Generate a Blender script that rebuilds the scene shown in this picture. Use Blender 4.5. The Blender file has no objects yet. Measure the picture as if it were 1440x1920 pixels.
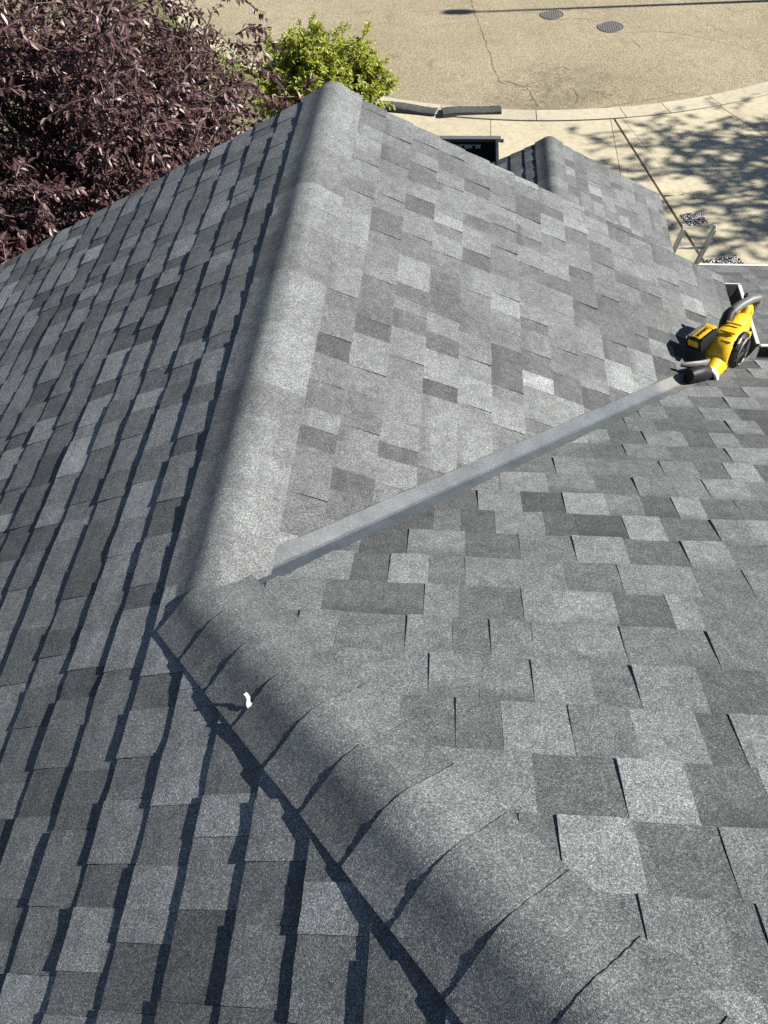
import bpy, bmesh, math, random
from mathutils import Vector, Matrix, noise
R = math.radians
rnd = random.Random(7)
scene = bpy.context.scene
COL = scene.collection

# ------------------------------------------------------------------ camera, sky, sun, exposure
FPX, IW, IH = 1389.2, 1440.0, 1920.0
CAM = Vector((0.5519, -0.9280, 1.6874))
YAW, PITCH, ROLL = -0.1293, 0.9474, -0.0630
def cam_axes():
    cy, sy, cp, sp = math.cos(YAW), math.sin(YAW), math.cos(PITCH), math.sin(PITCH)
    f = Vector((sy*cp, cy*cp, -sp)); r = Vector((cy, -sy, 0)); u = r.cross(f)
    c, s_ = math.cos(ROLL), math.sin(ROLL)
    return r*c + u*s_, u*c - r*s_, f
CR, CU, CF = cam_axes()
cam_data = bpy.data.cameras.new('camera'); cam = bpy.data.objects.new('camera', cam_data); COL.objects.link(cam)
cam_data.sensor_fit = 'HORIZONTAL'; cam_data.sensor_width = 36.0; cam_data.lens = 36.0*FPX/IW
cam_data.clip_start = 0.02; cam_data.clip_end = 800
mw = Matrix((CR, CU, -CF)).transposed().to_4x4(); mw.translation = CAM; cam.matrix_world = mw
scene.camera = cam
SUN_EL, SUN_AZ = R(35.5), R(4.0)         # azimuth measured from +X towards +Y
SUN = Vector((math.cos(SUN_EL)*math.cos(SUN_AZ), math.cos(SUN_EL)*math.sin(SUN_AZ), math.sin(SUN_EL)))
world = bpy.data.worlds.new('World'); scene.world = world; world.use_nodes = True
wn = world.node_tree.nodes; wl = world.node_tree.links
sky = wn.new('ShaderNodeTexSky'); sky.sky_type = 'NISHITA'; sky.sun_disc = False
sky.sun_elevation = SUN_EL; sky.sun_rotation = R(90) - SUN_AZ; sky.altitude = 1000; sky.dust_density = 0.4; sky.air_density = 0.8
wl.new(sky.outputs[0], wn['Background'].inputs[0]); wn['Background'].inputs[1].default_value = 0.05
sd = bpy.data.lights.new('sun', 'SUN'); sd.energy = 5.0; sd.angle = R(0.53); sd.color = (1.0, 0.95, 0.86)
so = bpy.data.objects.new('sun', sd); COL.objects.link(so); so.rotation_euler = (-SUN).to_track_quat('-Z', 'Y').to_euler(); so.location = (10, 0, 12)
vs = scene.view_settings; vs.view_transform = 'Standard'; vs.look = 'None'; vs.exposure = 1.1; vs.gamma = 1.0; vs.use_curve_mapping = False
scene.cycles.use_denoising = False
scene.cycles.max_bounces = 4

# ------------------------------------------------------------------ measured frame of the place (metres)
S = 0.4873; CE = 1/math.sqrt(1+S*S); EXP = 0.143
DA = 0.0405; YG = 2.7325; XR = -DA/(2*S); ZR = -S*XR
ZG = CAM.z - 8.0
def ray(px, py): return CF + CR*((px-IW/2)/FPX) - CU*((py-IH/2)/FPX)
def at(px, py, t): return CAM + ray(px, py)*t
def onz(px, py, z=ZG):
    d = ray(px, py); return CAM + d*((z-CAM.z)/d.z)
def onplane(px, py, n, c):
    d = ray(px, py); n = Vector(n); return CAM + d*((c-n.dot(CAM))/n.dot(d))
def pix(p):
    d = Vector(p)-CAM; z = d.dot(CF)
    return (IW/2+FPX*d.dot(CR)/z, IH/2-FPX*d.dot(CU)/z, z)
def inview(p, m=0.12):
    x, y, z = pix(p)
    return z > 0.05 and -m*IW < x < (1+m)*IW and -m*IH < y < (1+m)*IH

# ------------------------------------------------------------------ helpers
def link(o, parent=None):
    COL.objects.link(o)
    if parent:
        o.parent = parent
        o.matrix_parent_inverse = WORLD[parent.name].inverted() if parent.name in WORLD else Matrix()
    return o
WORLD = {}
def tag(o, label=None, cat=None, group=None, kind=None):
    if label: o['label'] = label
    if cat: o['category'] = cat
    if group: o['group'] = group
    if kind: o['kind'] = kind
    return o
def empty(name, loc, label, cat, group=None):
    o = bpy.data.objects.new(name, None); o.location = loc; o.empty_display_size = 0.1; COL.objects.link(o)
    WORLD[o.name] = Matrix.Translation(Vector(loc))
    return tag(o, label, cat, group)
def mesh_from(name, verts, faces, mat=None, smooth=False):
    me = bpy.data.meshes.new(name); me.from_pydata([tuple(v) for v in verts], [], faces); me.update()
    if mat: me.materials.append(mat)
    if smooth: me.polygons.foreach_set('use_smooth', [True]*len(me.polygons))
    return me
def mesh_bm(name, bm, mat=None, smooth=False):
    bmesh.ops.recalc_face_normals(bm, faces=bm.faces[:])
    me = bpy.data.meshes.new(name); bm.to_mesh(me); bm.free()
    if mat: me.materials.append(mat)
    if smooth: me.polygons.foreach_set('use_smooth', [True]*len(me.polygons))
    return me
def obj(name, me, parent=None, **kw):
    o = bpy.data.objects.new(name, me); link(o, parent); return tag(o, **kw)
class MB:
    def __init__(s): s.bm = bmesh.new()
    def box(s, c, size, M=None, bev=0):
        r = bmesh.ops.create_cube(s.bm, size=1.0); vs = r['verts']
        bmesh.ops.scale(s.bm, vec=size, verts=vs)
        if bev:
            es = list({e for v in vs for e in v.link_edges})
            q = bmesh.ops.bevel(s.bm, geom=es, offset=bev, segments=2, affect='EDGES', profile=0.6)
            vs = list({v for f in q['faces'] for v in f.verts} | {v for v in vs if v.is_valid})
        for v in vs: v.co = (M @ (v.co + Vector(c))) if M else v.co + Vector(c)
        return s
    def poly(s, pts, h):
        a = [s.bm.verts.new(p) for p in pts]; b = [s.bm.verts.new((p[0], p[1], p[2]+h)) for p in pts]
        s.bm.faces.new(a); s.bm.faces.new(b[::-1]); n = len(pts)
        for i in range(n): s.bm.faces.new((a[i], b[i], b[(i+1) % n], a[(i+1) % n]))
        return s
    def tube(s, pts, rad, n=8, cap=True, flat=1.0, upv=None):
        pts = [Vector(p) for p in pts]; rings = []
        rr = rad if isinstance(rad, (list, tuple)) else [rad]*len(pts)
        prev = None
        for i, p in enumerate(pts):
            t = (pts[min(i+1, len(pts)-1)] - pts[max(i-1, 0)]).normalized()
            ref = Vector(upv) if upv is not None else (prev if prev is not None else (Vector((0, 0, 1)) if abs(t.z) < .9 else Vector((1, 0, 0))))
            x = ref - t*ref.dot(t); x.normalize(); prev = x; y = t.cross(x)
            rings.append([s.bm.verts.new(p + x*math.cos(2*math.pi*k/n)*rr[i] + y*math.sin(2*math.pi*k/n)*rr[i]*flat) for k in range(n)])
        for a, b in zip(rings, rings[1:]):
            for k in range(n): s.bm.faces.new((a[k], a[(k+1) % n], b[(k+1) % n], b[k]))
        if cap:
            s.bm.faces.new(rings[0][::-1]); s.bm.faces.new(rings[-1])
        return s
    def lathe(s, prof, o, ax, n=32):
        ax = Vector(ax).normalized(); x = ax.orthogonal().normalized(); y = ax.cross(x); rings = []
        for r, h in prof:
            if r < 1e-6: rings.append([s.bm.verts.new(Vector(o)+ax*h)])
            else: rings.append([s.bm.verts.new(Vector(o)+ax*h+(x*math.cos(2*math.pi*k/n)+y*math.sin(2*math.pi*k/n))*r) for k in range(n)])
        for a, b in zip(rings, rings[1:]):
            for k in range(n):
                k2 = (k+1) % n
                if len(a) == 1: s.bm.faces.new((a[0], b[k], b[k2]))
                elif len(b) == 1: s.bm.faces.new((a[k], a[k2], b[0]))
                else: s.bm.faces.new((a[k], a[k2], b[k2], b[k]))
        return s
    def xf(s, M):
        for v in s.bm.verts: v.co = M @ v.co
        return s
    def out(s, name, mat, parent=None, smooth=False, **kw):
        return obj(name, mesh_bm(name, s.bm, mat, smooth), parent, **kw)
def shade_auto(o, ang=35):
    me = o.data; me.polygons.foreach_set('use_smooth', [True]*len(me.polygons))
    try: me.set_sharp_from_angle(angle=R(ang))
    except Exception: pass
    return o

# ------------------------------------------------------------------ materials
def mat(name, rough=0.8, metal=0.0, col=(.5, .5, .5), spec=0.4):
    m = bpy.data.materials.new(name); m.use_nodes = True; nt = m.node_tree; b = nt.nodes['Principled BSDF']
    b.inputs['Base Color'].default_value = (*col, 1); b.inputs['Roughness'].default_value = rough
    b.inputs['Metallic'].default_value = metal; b.inputs['Specular IOR Level'].default_value = spec
    return m, nt, b
def nd(nt, typ, **kw):
    n = nt.nodes.new(typ)
    for k, v in kw.items():
        if k in ('operation', 'data_type', 'blend_type', 'feature', 'noise_dimensions', 'interpolation', 'distance', 'attribute_name', 'mapping_type'): setattr(n, k, v)
        else: n.inputs[k].default_value = v
    return n
def math_(nt, op, a, b=None, c=None, clamp=False):
    n = nt.nodes.new('ShaderNodeMath'); n.operation = op; n.use_clamp = clamp
    for i, x in enumerate((a, b, c)):
        if x is None: continue
        if isinstance(x, (int, float)): n.inputs[i].default_value = x
        else: nt.links.new(x, n.inputs[i])
    return n.outputs[0]
def ramp(nt, fac, stops):
    n = nt.nodes.new('ShaderNodeValToRGB'); nt.links.new(fac, n.inputs[0]); el = n.color_ramp.elements
    while len(el) < len(stops): el.new(0.5)
    for e, (p, c) in zip(el, stops):
        e.position = p; e.color = (*c, 1) if len(c) == 3 else c
    return n.outputs[0]
def mix(nt, fac, a, b, blend='MIX'):
    n = nt.nodes.new('ShaderNodeMix'); n.data_type = 'RGBA'; n.blend_type = blend
    for sck, x in ((n.inputs[0], fac), (n.inputs[6], a), (n.inputs[7], b)):
        if isinstance(x, (int, float)): sck.default_value = x
        elif isinstance(x, tuple): sck.default_value = (*x, 1) if len(x) == 3 else x
        else: nt.links.new(x, sck)
    return n.outputs[2]
def pos(nt, scale=(1, 1, 1)):
    g = nt.nodes.new('ShaderNodeNewGeometry')
    if scale == (1, 1, 1): return g.outputs['Position']
    m = nt.nodes.new('ShaderNodeMapping'); m.inputs['Scale'].default_value = scale; nt.links.new(g.outputs['Position'], m.inputs[0]); return m.outputs[0]
def noise_(nt, scale, detail=3, rough=.55, vec=None, dist=0.0):
    n = nt.nodes.new('ShaderNodeTexNoise'); n.inputs['Scale'].default_value = scale; n.inputs['Detail'].default_value = detail
    n.inputs['Roughness'].default_value = rough; n.inputs['Distortion'].default_value = dist
    nt.links.new(vec if vec is not None else pos(nt), n.inputs['Vector']); return n
def voro(nt, scale, feature='F1', vec=None, rand=1.0):
    n = nt.nodes.new('ShaderNodeTexVoronoi'); n.feature = feature; n.inputs['Scale'].default_value = scale; n.inputs['Randomness'].default_value = rand
    nt.links.new(vec if vec is not None else pos(nt), n.inputs['Vector']); return n
def bump(nt, b, h, strength=.5, dist=.001):
    n = nt.nodes.new('ShaderNodeBump'); n.inputs['Strength'].default_value = strength; n.inputs['Distance'].default_value = dist
    nt.links.new(h, n.inputs['Height']); nt.links.new(n.outputs[0], b.inputs['Normal']); return n

def shingle_mat(name, attr=False):
    m, nt, b = mat(name, .92, spec=.25)
    if attr:
        a = nd(nt, 'ShaderNodeAttribute', attribute_name='tone'); tcol = a.outputs['Color']; band_amt = 0.0
    else:
        oi = nt.nodes.new('ShaderNodeObjectInfo'); tcol = oi.outputs['Color']; band_amt = oi.outputs['Alpha']
    v1 = voro(nt, 640); v2 = voro(nt, 400)
    sep = lambda v: (lambda n: (nt.links.new(v.outputs['Color'], n.inputs[0]), n.outputs[0])[1])(nt.nodes.new('ShaderNodeSeparateColor'))
    g = math_(nt, 'ADD', math_(nt, 'MULTIPLY', sep(v1), .62), math_(nt, 'MULTIPLY', sep(v2), .38))
    fac = ramp(nt, g, [(.08, (.34, .34, .34)), (.40, (.70, .70, .70)), (.62, (1.05, 1.05, 1.05)), (.80, (1.6, 1.6, 1.6)), (1.0, (2.6, 2.6, 2.6))])
    big = noise_(nt, 3.2, 2, .6)
    bigr = ramp(nt, big.outputs[0], [(.28, (.86, .86, .86)), (.72, (1.14, 1.14, 1.14))])
    mid = noise_(nt, 26, 1, .6)
    midr = ramp(nt, mid.outputs[0], [(.3, (.86, .86, .86)), (.7, (1.12, 1.12, 1.12))])
    c = mix(nt, 1.0, tcol, fac, 'MULTIPLY'); c = mix(nt, 1.0, c, bigr, 'MULTIPLY'); c = mix(nt, 1.0, c, midr, 'MULTIPLY')
    if not attr:                      # blended darker granules printed near the top of some tabs
        uv = nt.nodes.new('ShaderNodeUVMap'); sx = nt.nodes.new('ShaderNodeSeparateXYZ'); nt.links.new(uv.outputs[0], sx.inputs[0])
        wob = math_(nt, 'ADD', sx.outputs[1], math_(nt, 'MULTIPLY', math_(nt, 'SUBTRACT', noise_(nt, 60, 3).outputs[0], .5), .35))
        bb = math_(nt, 'MULTIPLY', ramp(nt, wob, [(.62, (0, 0, 0)), (.86, (1, 1, 1))]), band_amt)
        c = mix(nt, math_(nt, 'MULTIPLY', bb, .45), c, (.03, .032, .034))
    nt.links.new(c, b.inputs['Base Color'])
    bump(nt, b, math_(nt, 'MULTIPLY', v1.outputs['Distance'], -1.0), .6, .0014)
    return m
M_SH = shingle_mat('shingle_granules'); M_SHA = shingle_mat('shingle_granules_joined', True)

def simple(name, col, rough=.7, metal=0., var=.15, scale=12, bmp=0.0, spec=.4):
    m, nt, b = mat(name, rough, metal, col, spec)
    n = noise_(nt, scale, 5, .6)
    r = ramp(nt, n.outputs[0], [(.25, tuple(c*(1-var) for c in col)), (.75, tuple(c*(1+var) for c in col))])
    nt.links.new(r, b.inputs['Base Color'])
    if bmp: bump(nt, b, n.outputs[0], bmp, .003)
    return m
M_WHITE = simple('white_aluminium', (.56, .55, .51), .4, var=.06)
M_FASCIA = simple('fascia_paint', (.62, .60, .54), .6, var=.08)
M_SIDING = simple('siding_paint', (.42, .40, .35), .7, var=.08)
M_UNDER = simple('roof_deck', (.07, .07, .072), .95, var=.2, scale=30)
M_BLACK = simple('black_plastic', (.014, .014, .015), .5, var=.2, scale=30, spec=.25)
M_DARKSTEEL = simple('dark_painted_steel', (.022, .024, .025), .5, var=.35, scale=9, bmp=.2)
M_YELLOW = simple('yellow_plastic', (.74, .46, .012), .38, var=.07, scale=20, spec=.5)
M_GREYP = simple('grey_rubber', (.13, .13, .13), .5, var=.15, scale=40)
M_ALU = simple('ladder_aluminium', (.62, .61, .57), .5, .15, var=.12)
M_RUBBER = simple('rubber_ramp', (.058, .059, .060), .85, var=.3, scale=14, bmp=.3)
M_IRON = simple('cast_iron', (.19, .17, .165), .6, .4, var=.3, scale=25)
M_BARK = simple('bark', (.07, .055, .045), .9, var=.35, scale=20, bmp=.6)
M_BARKP = simple('purple_bark', (.10, .075, .065), .85, var=.35, scale=20, bmp=.5)
M_DIRT = simple('debris', (.055, .045, .03), .95, var=.5, scale=60, bmp=.6)
M_PAPER = simple('white_scrap', (.62, .62, .61), .6, var=.03)
M_PRINT = simple('print_grey', (.25, .25, .27), .7, var=.05)
M_TAR = simple('crack_fill', (.125, .10, .072), .9, var=.3, scale=30)
M_GREENROOT = None

def flashing_mat():
    m, nt, b = mat('galvanised_flashing', .36, .85)
    n = noise_(nt, 9, 5, .65); sp = voro(nt, 170); ph = voro(nt, 75)
    base = ramp(nt, n.outputs[0], [(.3, (.23, .24, .24)), (.7, (.35, .36, .355))])
    dots = ramp(nt, sp.outputs['Distance'], [(.10, (1, 1, 1)), (.22, (0, 0, 0))])
    sepn = nt.nodes.new('ShaderNodeSeparateColor'); nt.links.new(sp.outputs['Color'], sepn.inputs[0])
    dots = math_(nt, 'MULTIPLY', dots, math_(nt, 'GREATER_THAN', sepn.outputs[0], .55))
    c = mix(nt, dots, base, (.42, .42, .41))
    d = noise_(nt, 5, 4, .6); xs = nt.nodes.new('ShaderNodeSeparateXYZ'); nt.links.new(pos(nt), xs.inputs[0])
    dirt = math_(nt, 'ADD', math_(nt, 'MULTIPLY', math_(nt, 'SUBTRACT', xs.outputs[0], 1.48), 5.0), math_(nt, 'SUBTRACT', d.outputs[0], .5), clamp=True)
    dirt2 = ramp(nt, noise_(nt, 45, 4, .7).outputs[0], [(.55, (0, 0, 0)), (.75, (.5, .5, .5))])
    c = mix(nt, math_(nt, 'MULTIPLY', dirt, .85), c, (.16, .145, .12)); c = mix(nt, dirt2, c, (.27, .25, .22))
    nt.links.new(c, b.inputs['Base Color'])
    nt.links.new(math_(nt, 'SUBTRACT', .88, math_(nt, 'MULTIPLY', dirt, .6)), b.inputs['Metallic'])
    nt.links.new(math_(nt, 'ADD', .36, math_(nt, 'MULTIPLY', math_(nt, 'MAXIMUM', dirt, dots), .4)), b.inputs['Roughness'])
    bump(nt, b, n.outputs[0], .25, .004)
    return m
M_FLASH = flashing_mat()

def concrete_mat(name, a, bcol):
    m, nt, b = mat(name, .9, spec=.25)
    n1 = noise_(nt, .9, 5, .6); n2 = noise_(nt, 9, 5, .65); n3 = noise_(nt, 90, 2, .5)
    oi = nt.nodes.new('ShaderNodeObjectInfo')
    c = ramp(nt, n1.outputs[0], [(.3, a), (.7, bcol)])
    c = mix(nt, 1.0, c, ramp(nt, n2.outputs[0], [(.3, (.84, .84, .84)), (.6, (1.05, 1.05, 1.05))]), 'MULTIPLY')
    c = mix(nt, 1.0, c, ramp(nt, n3.outputs[0], [(.3, (.85, .85, .85)), (.6, (1.08, 1.08, 1.08))]), 'MULTIPLY')
    spots = ramp(nt, noise_(nt, 5, 2, .4).outputs[0], [(.70, (0, 0, 0)), (.76, (.35, .35, .35))])
    c = mix(nt, spots, c, tuple(x*.6 for x in a))
    c = mix(nt, 1.0, c, ramp(nt, oi.outputs['Random'], [(0, (.93, .93, .93)), (1, (1.06, 1.06, 1.06))]), 'MULTIPLY')
    nt.links.new(c, b.inputs['Base Color']); bump(nt, b, n3.outputs[0], .3, .004)
    return m
M_CONC = concrete_mat('concrete', (.41, .365, .26), (.475, .425, .31))
M_PAN = concrete_mat('kerb_concrete', (.39, .355, .265), (.455, .415, .315))

def asphalt_mat():
    m, nt, b = mat('bleached_asphalt', .92, spec=.25)
    n1 = noise_(nt, .35, 5, .6); n2 = noise_(nt, 2.2, 5, .65); v = voro(nt, 38); n3 = noise_(nt, 30, 4, .7)
    c = ramp(nt, n1.outputs[0], [(.3, (.27, .228, .15)), (.7, (.345, .297, .205))])
    sp = nt.nodes.new('ShaderNodeSeparateColor'); nt.links.new(v.outputs['Color'], sp.inputs[0])
    c = mix(nt, 1.0, c, ramp(nt, sp.outputs[0], [(0, (.74, .74, .74)), (.5, (1, 1, 1)), (1, (1.24, 1.24, 1.24))]), 'MULTIPLY')
    c = mix(nt, 1.0, c, ramp(nt, n3.outputs[0], [(.34, (.72, .72, .72)), (.6, (1.08, 1.08, 1.08))]), 'MULTIPLY')
    st = ramp(nt, n2.outputs[0], [(.52, (0, 0, 0)), (.74, (.55, .55, .55))]); c = mix(nt, st, c, (.16, .145, .115))
    wv = nt.nodes.new('ShaderNodeVectorMath'); wv.operation = 'ADD'; nt.links.new(pos(nt), wv.inputs[0])
    wn_ = noise_(nt, 1.1, 4, .6); sc_ = nt.nodes.new('ShaderNodeVectorMath'); sc_.operation = 'SCALE'; sc_.inputs[3].default_value = 1.3
    nt.links.new(wn_.outputs['Color'], sc_.inputs[0]); nt.links.new(sc_.outputs[0], wv.inputs[1])
    ck = voro(nt, .55, 'DISTANCE_TO_EDGE', wv.outputs[0])
    crack = ramp(nt, ck.outputs['Distance'], [(.003, (.5, .5, .5)), (.012, (0, 0, 0))])
    crack = math_(nt, 'MULTIPLY', crack, ramp(nt, noise_(nt, .5, 3).outputs[0], [(.44, (0, 0, 0)), (.62, (1, 1, 1))]))
    c = mix(nt, crack, c, (.06, .05, .038))
    # worn, crazed patch near the kerb
    xs = nt.nodes.new('ShaderNodeVectorMath'); xs.operation = 'DISTANCE'; nt.links.new(pos(nt), xs.inputs[0])
    pc = onz(1035, 176); xs.inputs[1].default_value = (pc.x, pc.y, pc.z)
    patch = ramp(nt, math_(nt, 'ADD', math_(nt, 'MULTIPLY', xs.outputs['Value'], .34), math_(nt, 'MULTIPLY', math_(nt, 'SUBTRACT', noise_(nt, .9, 4, .6).outputs[0], .5), .8)), [(.2, (1, 1, 1)), (.62, (0, 0, 0))])
    cr2 = voro(nt, 5.5, 'DISTANCE_TO_EDGE', wv.outputs[0])
    crz = math_(nt, 'MULTIPLY', ramp(nt, cr2.outputs['Distance'], [(.02, (.8, .8, .8)), (.10, (0, 0, 0))]), patch)
    crz = math_(nt, 'MULTIPLY', crz, ramp(nt, noise_(nt, 1.7, 4).outputs[0], [(.34, (0, 0, 0)), (.5, (1, 1, 1))]))
    c = mix(nt, crz, c, (.085, .072, .05))
    dk = math_(nt, 'MULTIPLY', patch, ramp(nt, noise_(nt, 1.3, 5, .7).outputs[0], [(.38, (0, 0, 0)), (.62, (.6, .6, .6))]))
    c = mix(nt, dk, c, (.15, .128, .09))
    nt.links.new(c, b.inputs['Base Color'])
    bump(nt, b, math_(nt, 'ADD', v.outputs['Distance'], n3.outputs[0]), .5, .012)
    return m
M_ROAD = asphalt_mat()
def lawn_mat():
    m, nt, b = mat('lawn', .95, spec=.2)
    n1 = noise_(nt, 1.4, 5, .65); n2 = noise_(nt, 40, 3, .7)
    c = ramp(nt, n1.outputs[0], [(.3, (.13, .135, .06)), (.5, (.19, .18, .095)), (.7, (.28, .245, .165))])
    c = mix(nt, 1.0, c, ramp(nt, n2.outputs[0], [(.3, (.45, .45, .45)), (.65, (1.25, 1.25, 1.25))]), 'MULTIPLY')
    nt.links.new(c, b.inputs['Base Color']); bump(nt, b, n2.outputs[0], .8, .03); return m
M_LAWN = lawn_mat()
def leaf_mat(name, stops, rough=.42, trans=.25, spec=.5):
    m, nt, b = mat(name, rough, spec=spec)
    g = nd(nt, 'ShaderNodeAttribute', attribute_name='leafrand'); c = ramp(nt, g.outputs['Fac'], stops)
    nt.links.new(c, b.inputs['Base Color'])
    tr = nt.nodes.new('ShaderNodeBsdfTranslucent'); nt.links.new(c, tr.inputs[0])
    mx = nt.nodes.new('ShaderNodeMixShader'); mx.inputs[0].default_value = trans
    nt.links.new(b.outputs[0], mx.inputs[1]); nt.links.new(tr.outputs[0], mx.inputs[2]); nt.links.new(mx.outputs[0], nt.nodes['Material Output'].inputs[0])
    return m
M_PURPLE = leaf_mat('purple_leaf', [(0, (.048, .022, .026)), (.45, (.100, .050, .054)), (.82, (.18, .100, .098)), (1, (.31, .22, .19))], .40, .32, .55)
M_GREEN = leaf_mat('green_leaf', [(0, (.20, .25, .03)), (.6, (.40, .44, .07)), (1, (.62, .60, .15))], .5, .45)
M_OLIVE = leaf_mat('olive_leaf', [(0, (.14, .17, .04)), (.6, (.28, .31, .09)), (1, (.42, .42, .20))], .5, .35)
M_GREEN2 = leaf_mat('shade_tree_leaf', [(0, (.04, .08, .012)), (1, (.10, .15, .03))], .5, .2)

# ------------------------------------------------------------------ the ground
mb = MB(); mb.bm.faces.new([mb.bm.verts.new(p) for p in ((-400, -300, ZG-.06), (400, -300, ZG-.06), (400, 500, ZG-.06), (-400, 500, ZG-.06))])
mb.out('lawn', M_LAWN, kind='structure', label='patchy lawn below the trees')
RC, RR = Vector((2.36, 25.84)), 10.3
def arc(r, a0, a1, n=48): return [(RC.x + r*math.cos(R(a0+(a1-a0)*i/n)), RC.y + r*math.sin(R(a0+(a1-a0)*i/n))) for i in range(n+1)]
mb = MB(); bm = mb.bm
ring = [bm.verts.new((x, y, ZG-.012)) for x, y in arc(RR, 150, 390, 96)]
ring += [bm.verts.new((RC.x+10, 120, ZG-.012)), bm.verts.new((RC.x-10, 120, ZG-.012))]
bm.faces.new(ring)
road = mb.out('road', M_ROAD, kind='structure', label='sun-bleached tan asphalt cul-de-sac with fine cracks')
def ribbon(name, pts, w, z, m, parent, jit=.35):
    rr = random.Random(len(pts)*7+int(abs(pts[0][0])*50)); fine = []
    for a, b in zip(pts, pts[1:]):
        L = (Vector(b)-Vector(a)).length; n = max(2, int(L/.12))
        for i in range(n): fine.append(Vector(a).lerp(Vector(b), i/n) + Vector((rr.uniform(-1, 1), rr.uniform(-1, 1)))*.02)
    fine.append(Vector(pts[-1])); vs = []; fs = []
    for i, p in enumerate(fine):
        t = (fine[min(i+1, len(fine)-1)]-fine[max(i-1, 0)]).normalized(); nrm = Vector((-t.y, t.x)); ww = w*.5*rr.uniform(1-jit*2, 1+jit)*(1 if 0 < i < len(fine)-1 else .2)
        vs += [(*(p+nrm*ww), z), (*(p-nrm*ww), z)]
        if i: fs.append((2*i-2, 2*i-1, 2*i+1, 2*i))
    return obj(name, mesh_from(name, vs, fs, m), parent)
g2 = lambda *a: tuple(onz(*a).to_2d())
for pts, w in (([(880, -10), (893, 30), (905, 62), (918, 100), (926, 128), (937, 152), (950, 158)], .022), ([(1040, 36), (1090, 34), (1128, 40)], .02), ([(1180, 68), (1206, 92)], .018),
               ([(1040, 128), (1055, 124), (1070, 131)], .05), ([(1172, 60), (1240, 58), (1300, 66), (1350, 78), (1440, 100)], .014), ([(945, 150), (990, 165), (1010, 200)], .03), ([(1075, 165), (1084, 180), (1078, 195)], .05),
               ([(1090, 208), (1180, 192), (1300, 172)], .016)):
    ribbon('crack', [g2(*p) for p in pts], w*.75, ZG-.008, M_TAR, road)
# kerb pan: sections of concrete along the arc, joints between
kerb = MB(); bm = kerb.bm
def ringseg(bm, r0, r1, a0, a1, z0, z1, n=10):
    rows = []
    for i in range(n+1):
        a = R(a0+(a1-a0)*i/n); c, s_ = math.cos(a), math.sin(a)
        rows.append([bm.verts.new((RC.x+r*c, RC.y+r*s_, z)) for r, z in ((r0, z0), (r0, z1), (r0+.30*(r1-r0), z1-.004), (r1-.02, z1+.028), (r1, z1+.024), (r1, z0))])
    for a, b in zip(rows, rows[1:]):
        for k in range(6): bm.faces.new((a[k], a[(k+1) % 6], b[(k+1) % 6], b[k]))
    bm.faces.new(rows[0]); bm.faces.new(rows[-1][::-1])
ang = lambda px, py: math.degrees(math.atan2(onz(px, py).y-RC.y, onz(px, py).x-RC.x)) % 360
ringseg(bm, RR-.02, RR+.49, 160, 380, ZG-.16, ZG-.035, 90)
kerb_o = kerb.out('kerb', M_DIRT, kind='structure', label='rolled concrete kerb round the cul-de-sac')
cuts = [160, 200, 215, 228, 240, 250, 258, ang(1006, 222), ang(1172, 218), ang(1255, 210), ang(1345, 192), 305, 320, 340, 380]
for a, b in zip(cuts, cuts[1:]):
    mb = MB(); ringseg(mb.bm, RR, RR+.48, a+.045, b-.045, ZG-.14, ZG-.004, max(6, int((b-a)/2))); mb.out('kerb_section', M_PAN, kerb_o)
# driveway of separate slabs with open joints
G = lambda *p: onz(*p).to_2d()
def arcy(x, r=RR+.49): return RC.y - math.sqrt(max(r*r-(x-RC.x)**2, 0))
def line(p, q2):
    p, q2 = G(*p), G(*q2); d = (q2-p)/(q2.y-p.y); return lambda y: p.x + d.x*(y-p.y)
L7 = lambda y: G(920, 240).x
L2, L3, L4 = line((1147, 236), (1165, 333)), line((1161, 238), (1325, 500)), line((1180, 238), (1392, 500))
L6 = line((1345, 188), (1440, 250))
y5a, y5b = G(1250, 368), G(1440, 340)
L5 = lambda x: y5a.y + (y5b.y-y5a.y)*(x-y5a.x)/(y5b.x-y5a.x)
drive = MB(); bm = drive.bm
bm.faces.new([bm.verts.new((x, y, ZG-.05)) for x, y in [(-1.6, 4.0), (14.3, 4.0), (14.3, 21.0)] + [(RC.x+(RR+.4)*math.cos(R(a)), RC.y+(RR+.4)*math.sin(R(a))) for a in range(330, 246, -4)]])
drive_o = drive.out('driveway', M_DIRT, kind='structure', label='pale concrete driveway of large slabs')
def slab(pts):
    mb = MB(); c = sum((Vector(p) for p in pts), Vector((0, 0)))/len(pts)
    mb.poly([(*(Vector(p)), ZG-.12) for p in pts], .12); mb.out('concrete_slab', M_CONC, drive_o)
def slabcol(xl, xr, y0, gl=.006, gr=.006, top=None, n=6):
    f = top or arcy
    yl, yr = f(xl(13.5)), f(xr(13.5))
    for _ in range(4): yl, yr = f(xl(yl)), f(xr(yr))
    xs0, xs1 = xl(yl)+gl, xr(yr)-gr
    topp = [(xs1+(xs0-xs1)*i/n, f(xs1+(xs0-xs1)*i/n)-.008) for i in range(n+1)]
    slab([(xl(y0)+gl, y0), (xr(y0)-gr, y0)] + topp)
K = lambda v: (lambda y: v)
slabcol(K(-1.55), L7, 10.5); slabcol(K(-1.55), L7, 5.2, top=K(10.49)); slabcol(L7, L2, 9.6); slabcol(L7, L2, 5.2, top=K(9.585)); slabcol(L2, L3, 7.6, gr=.02)
slabcol(L3, L4, G(1262, 366).y, gl=.03); slabcol(L3, L4, 7.2, gl=.03, top=lambda x: L5(x)-.004)
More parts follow.
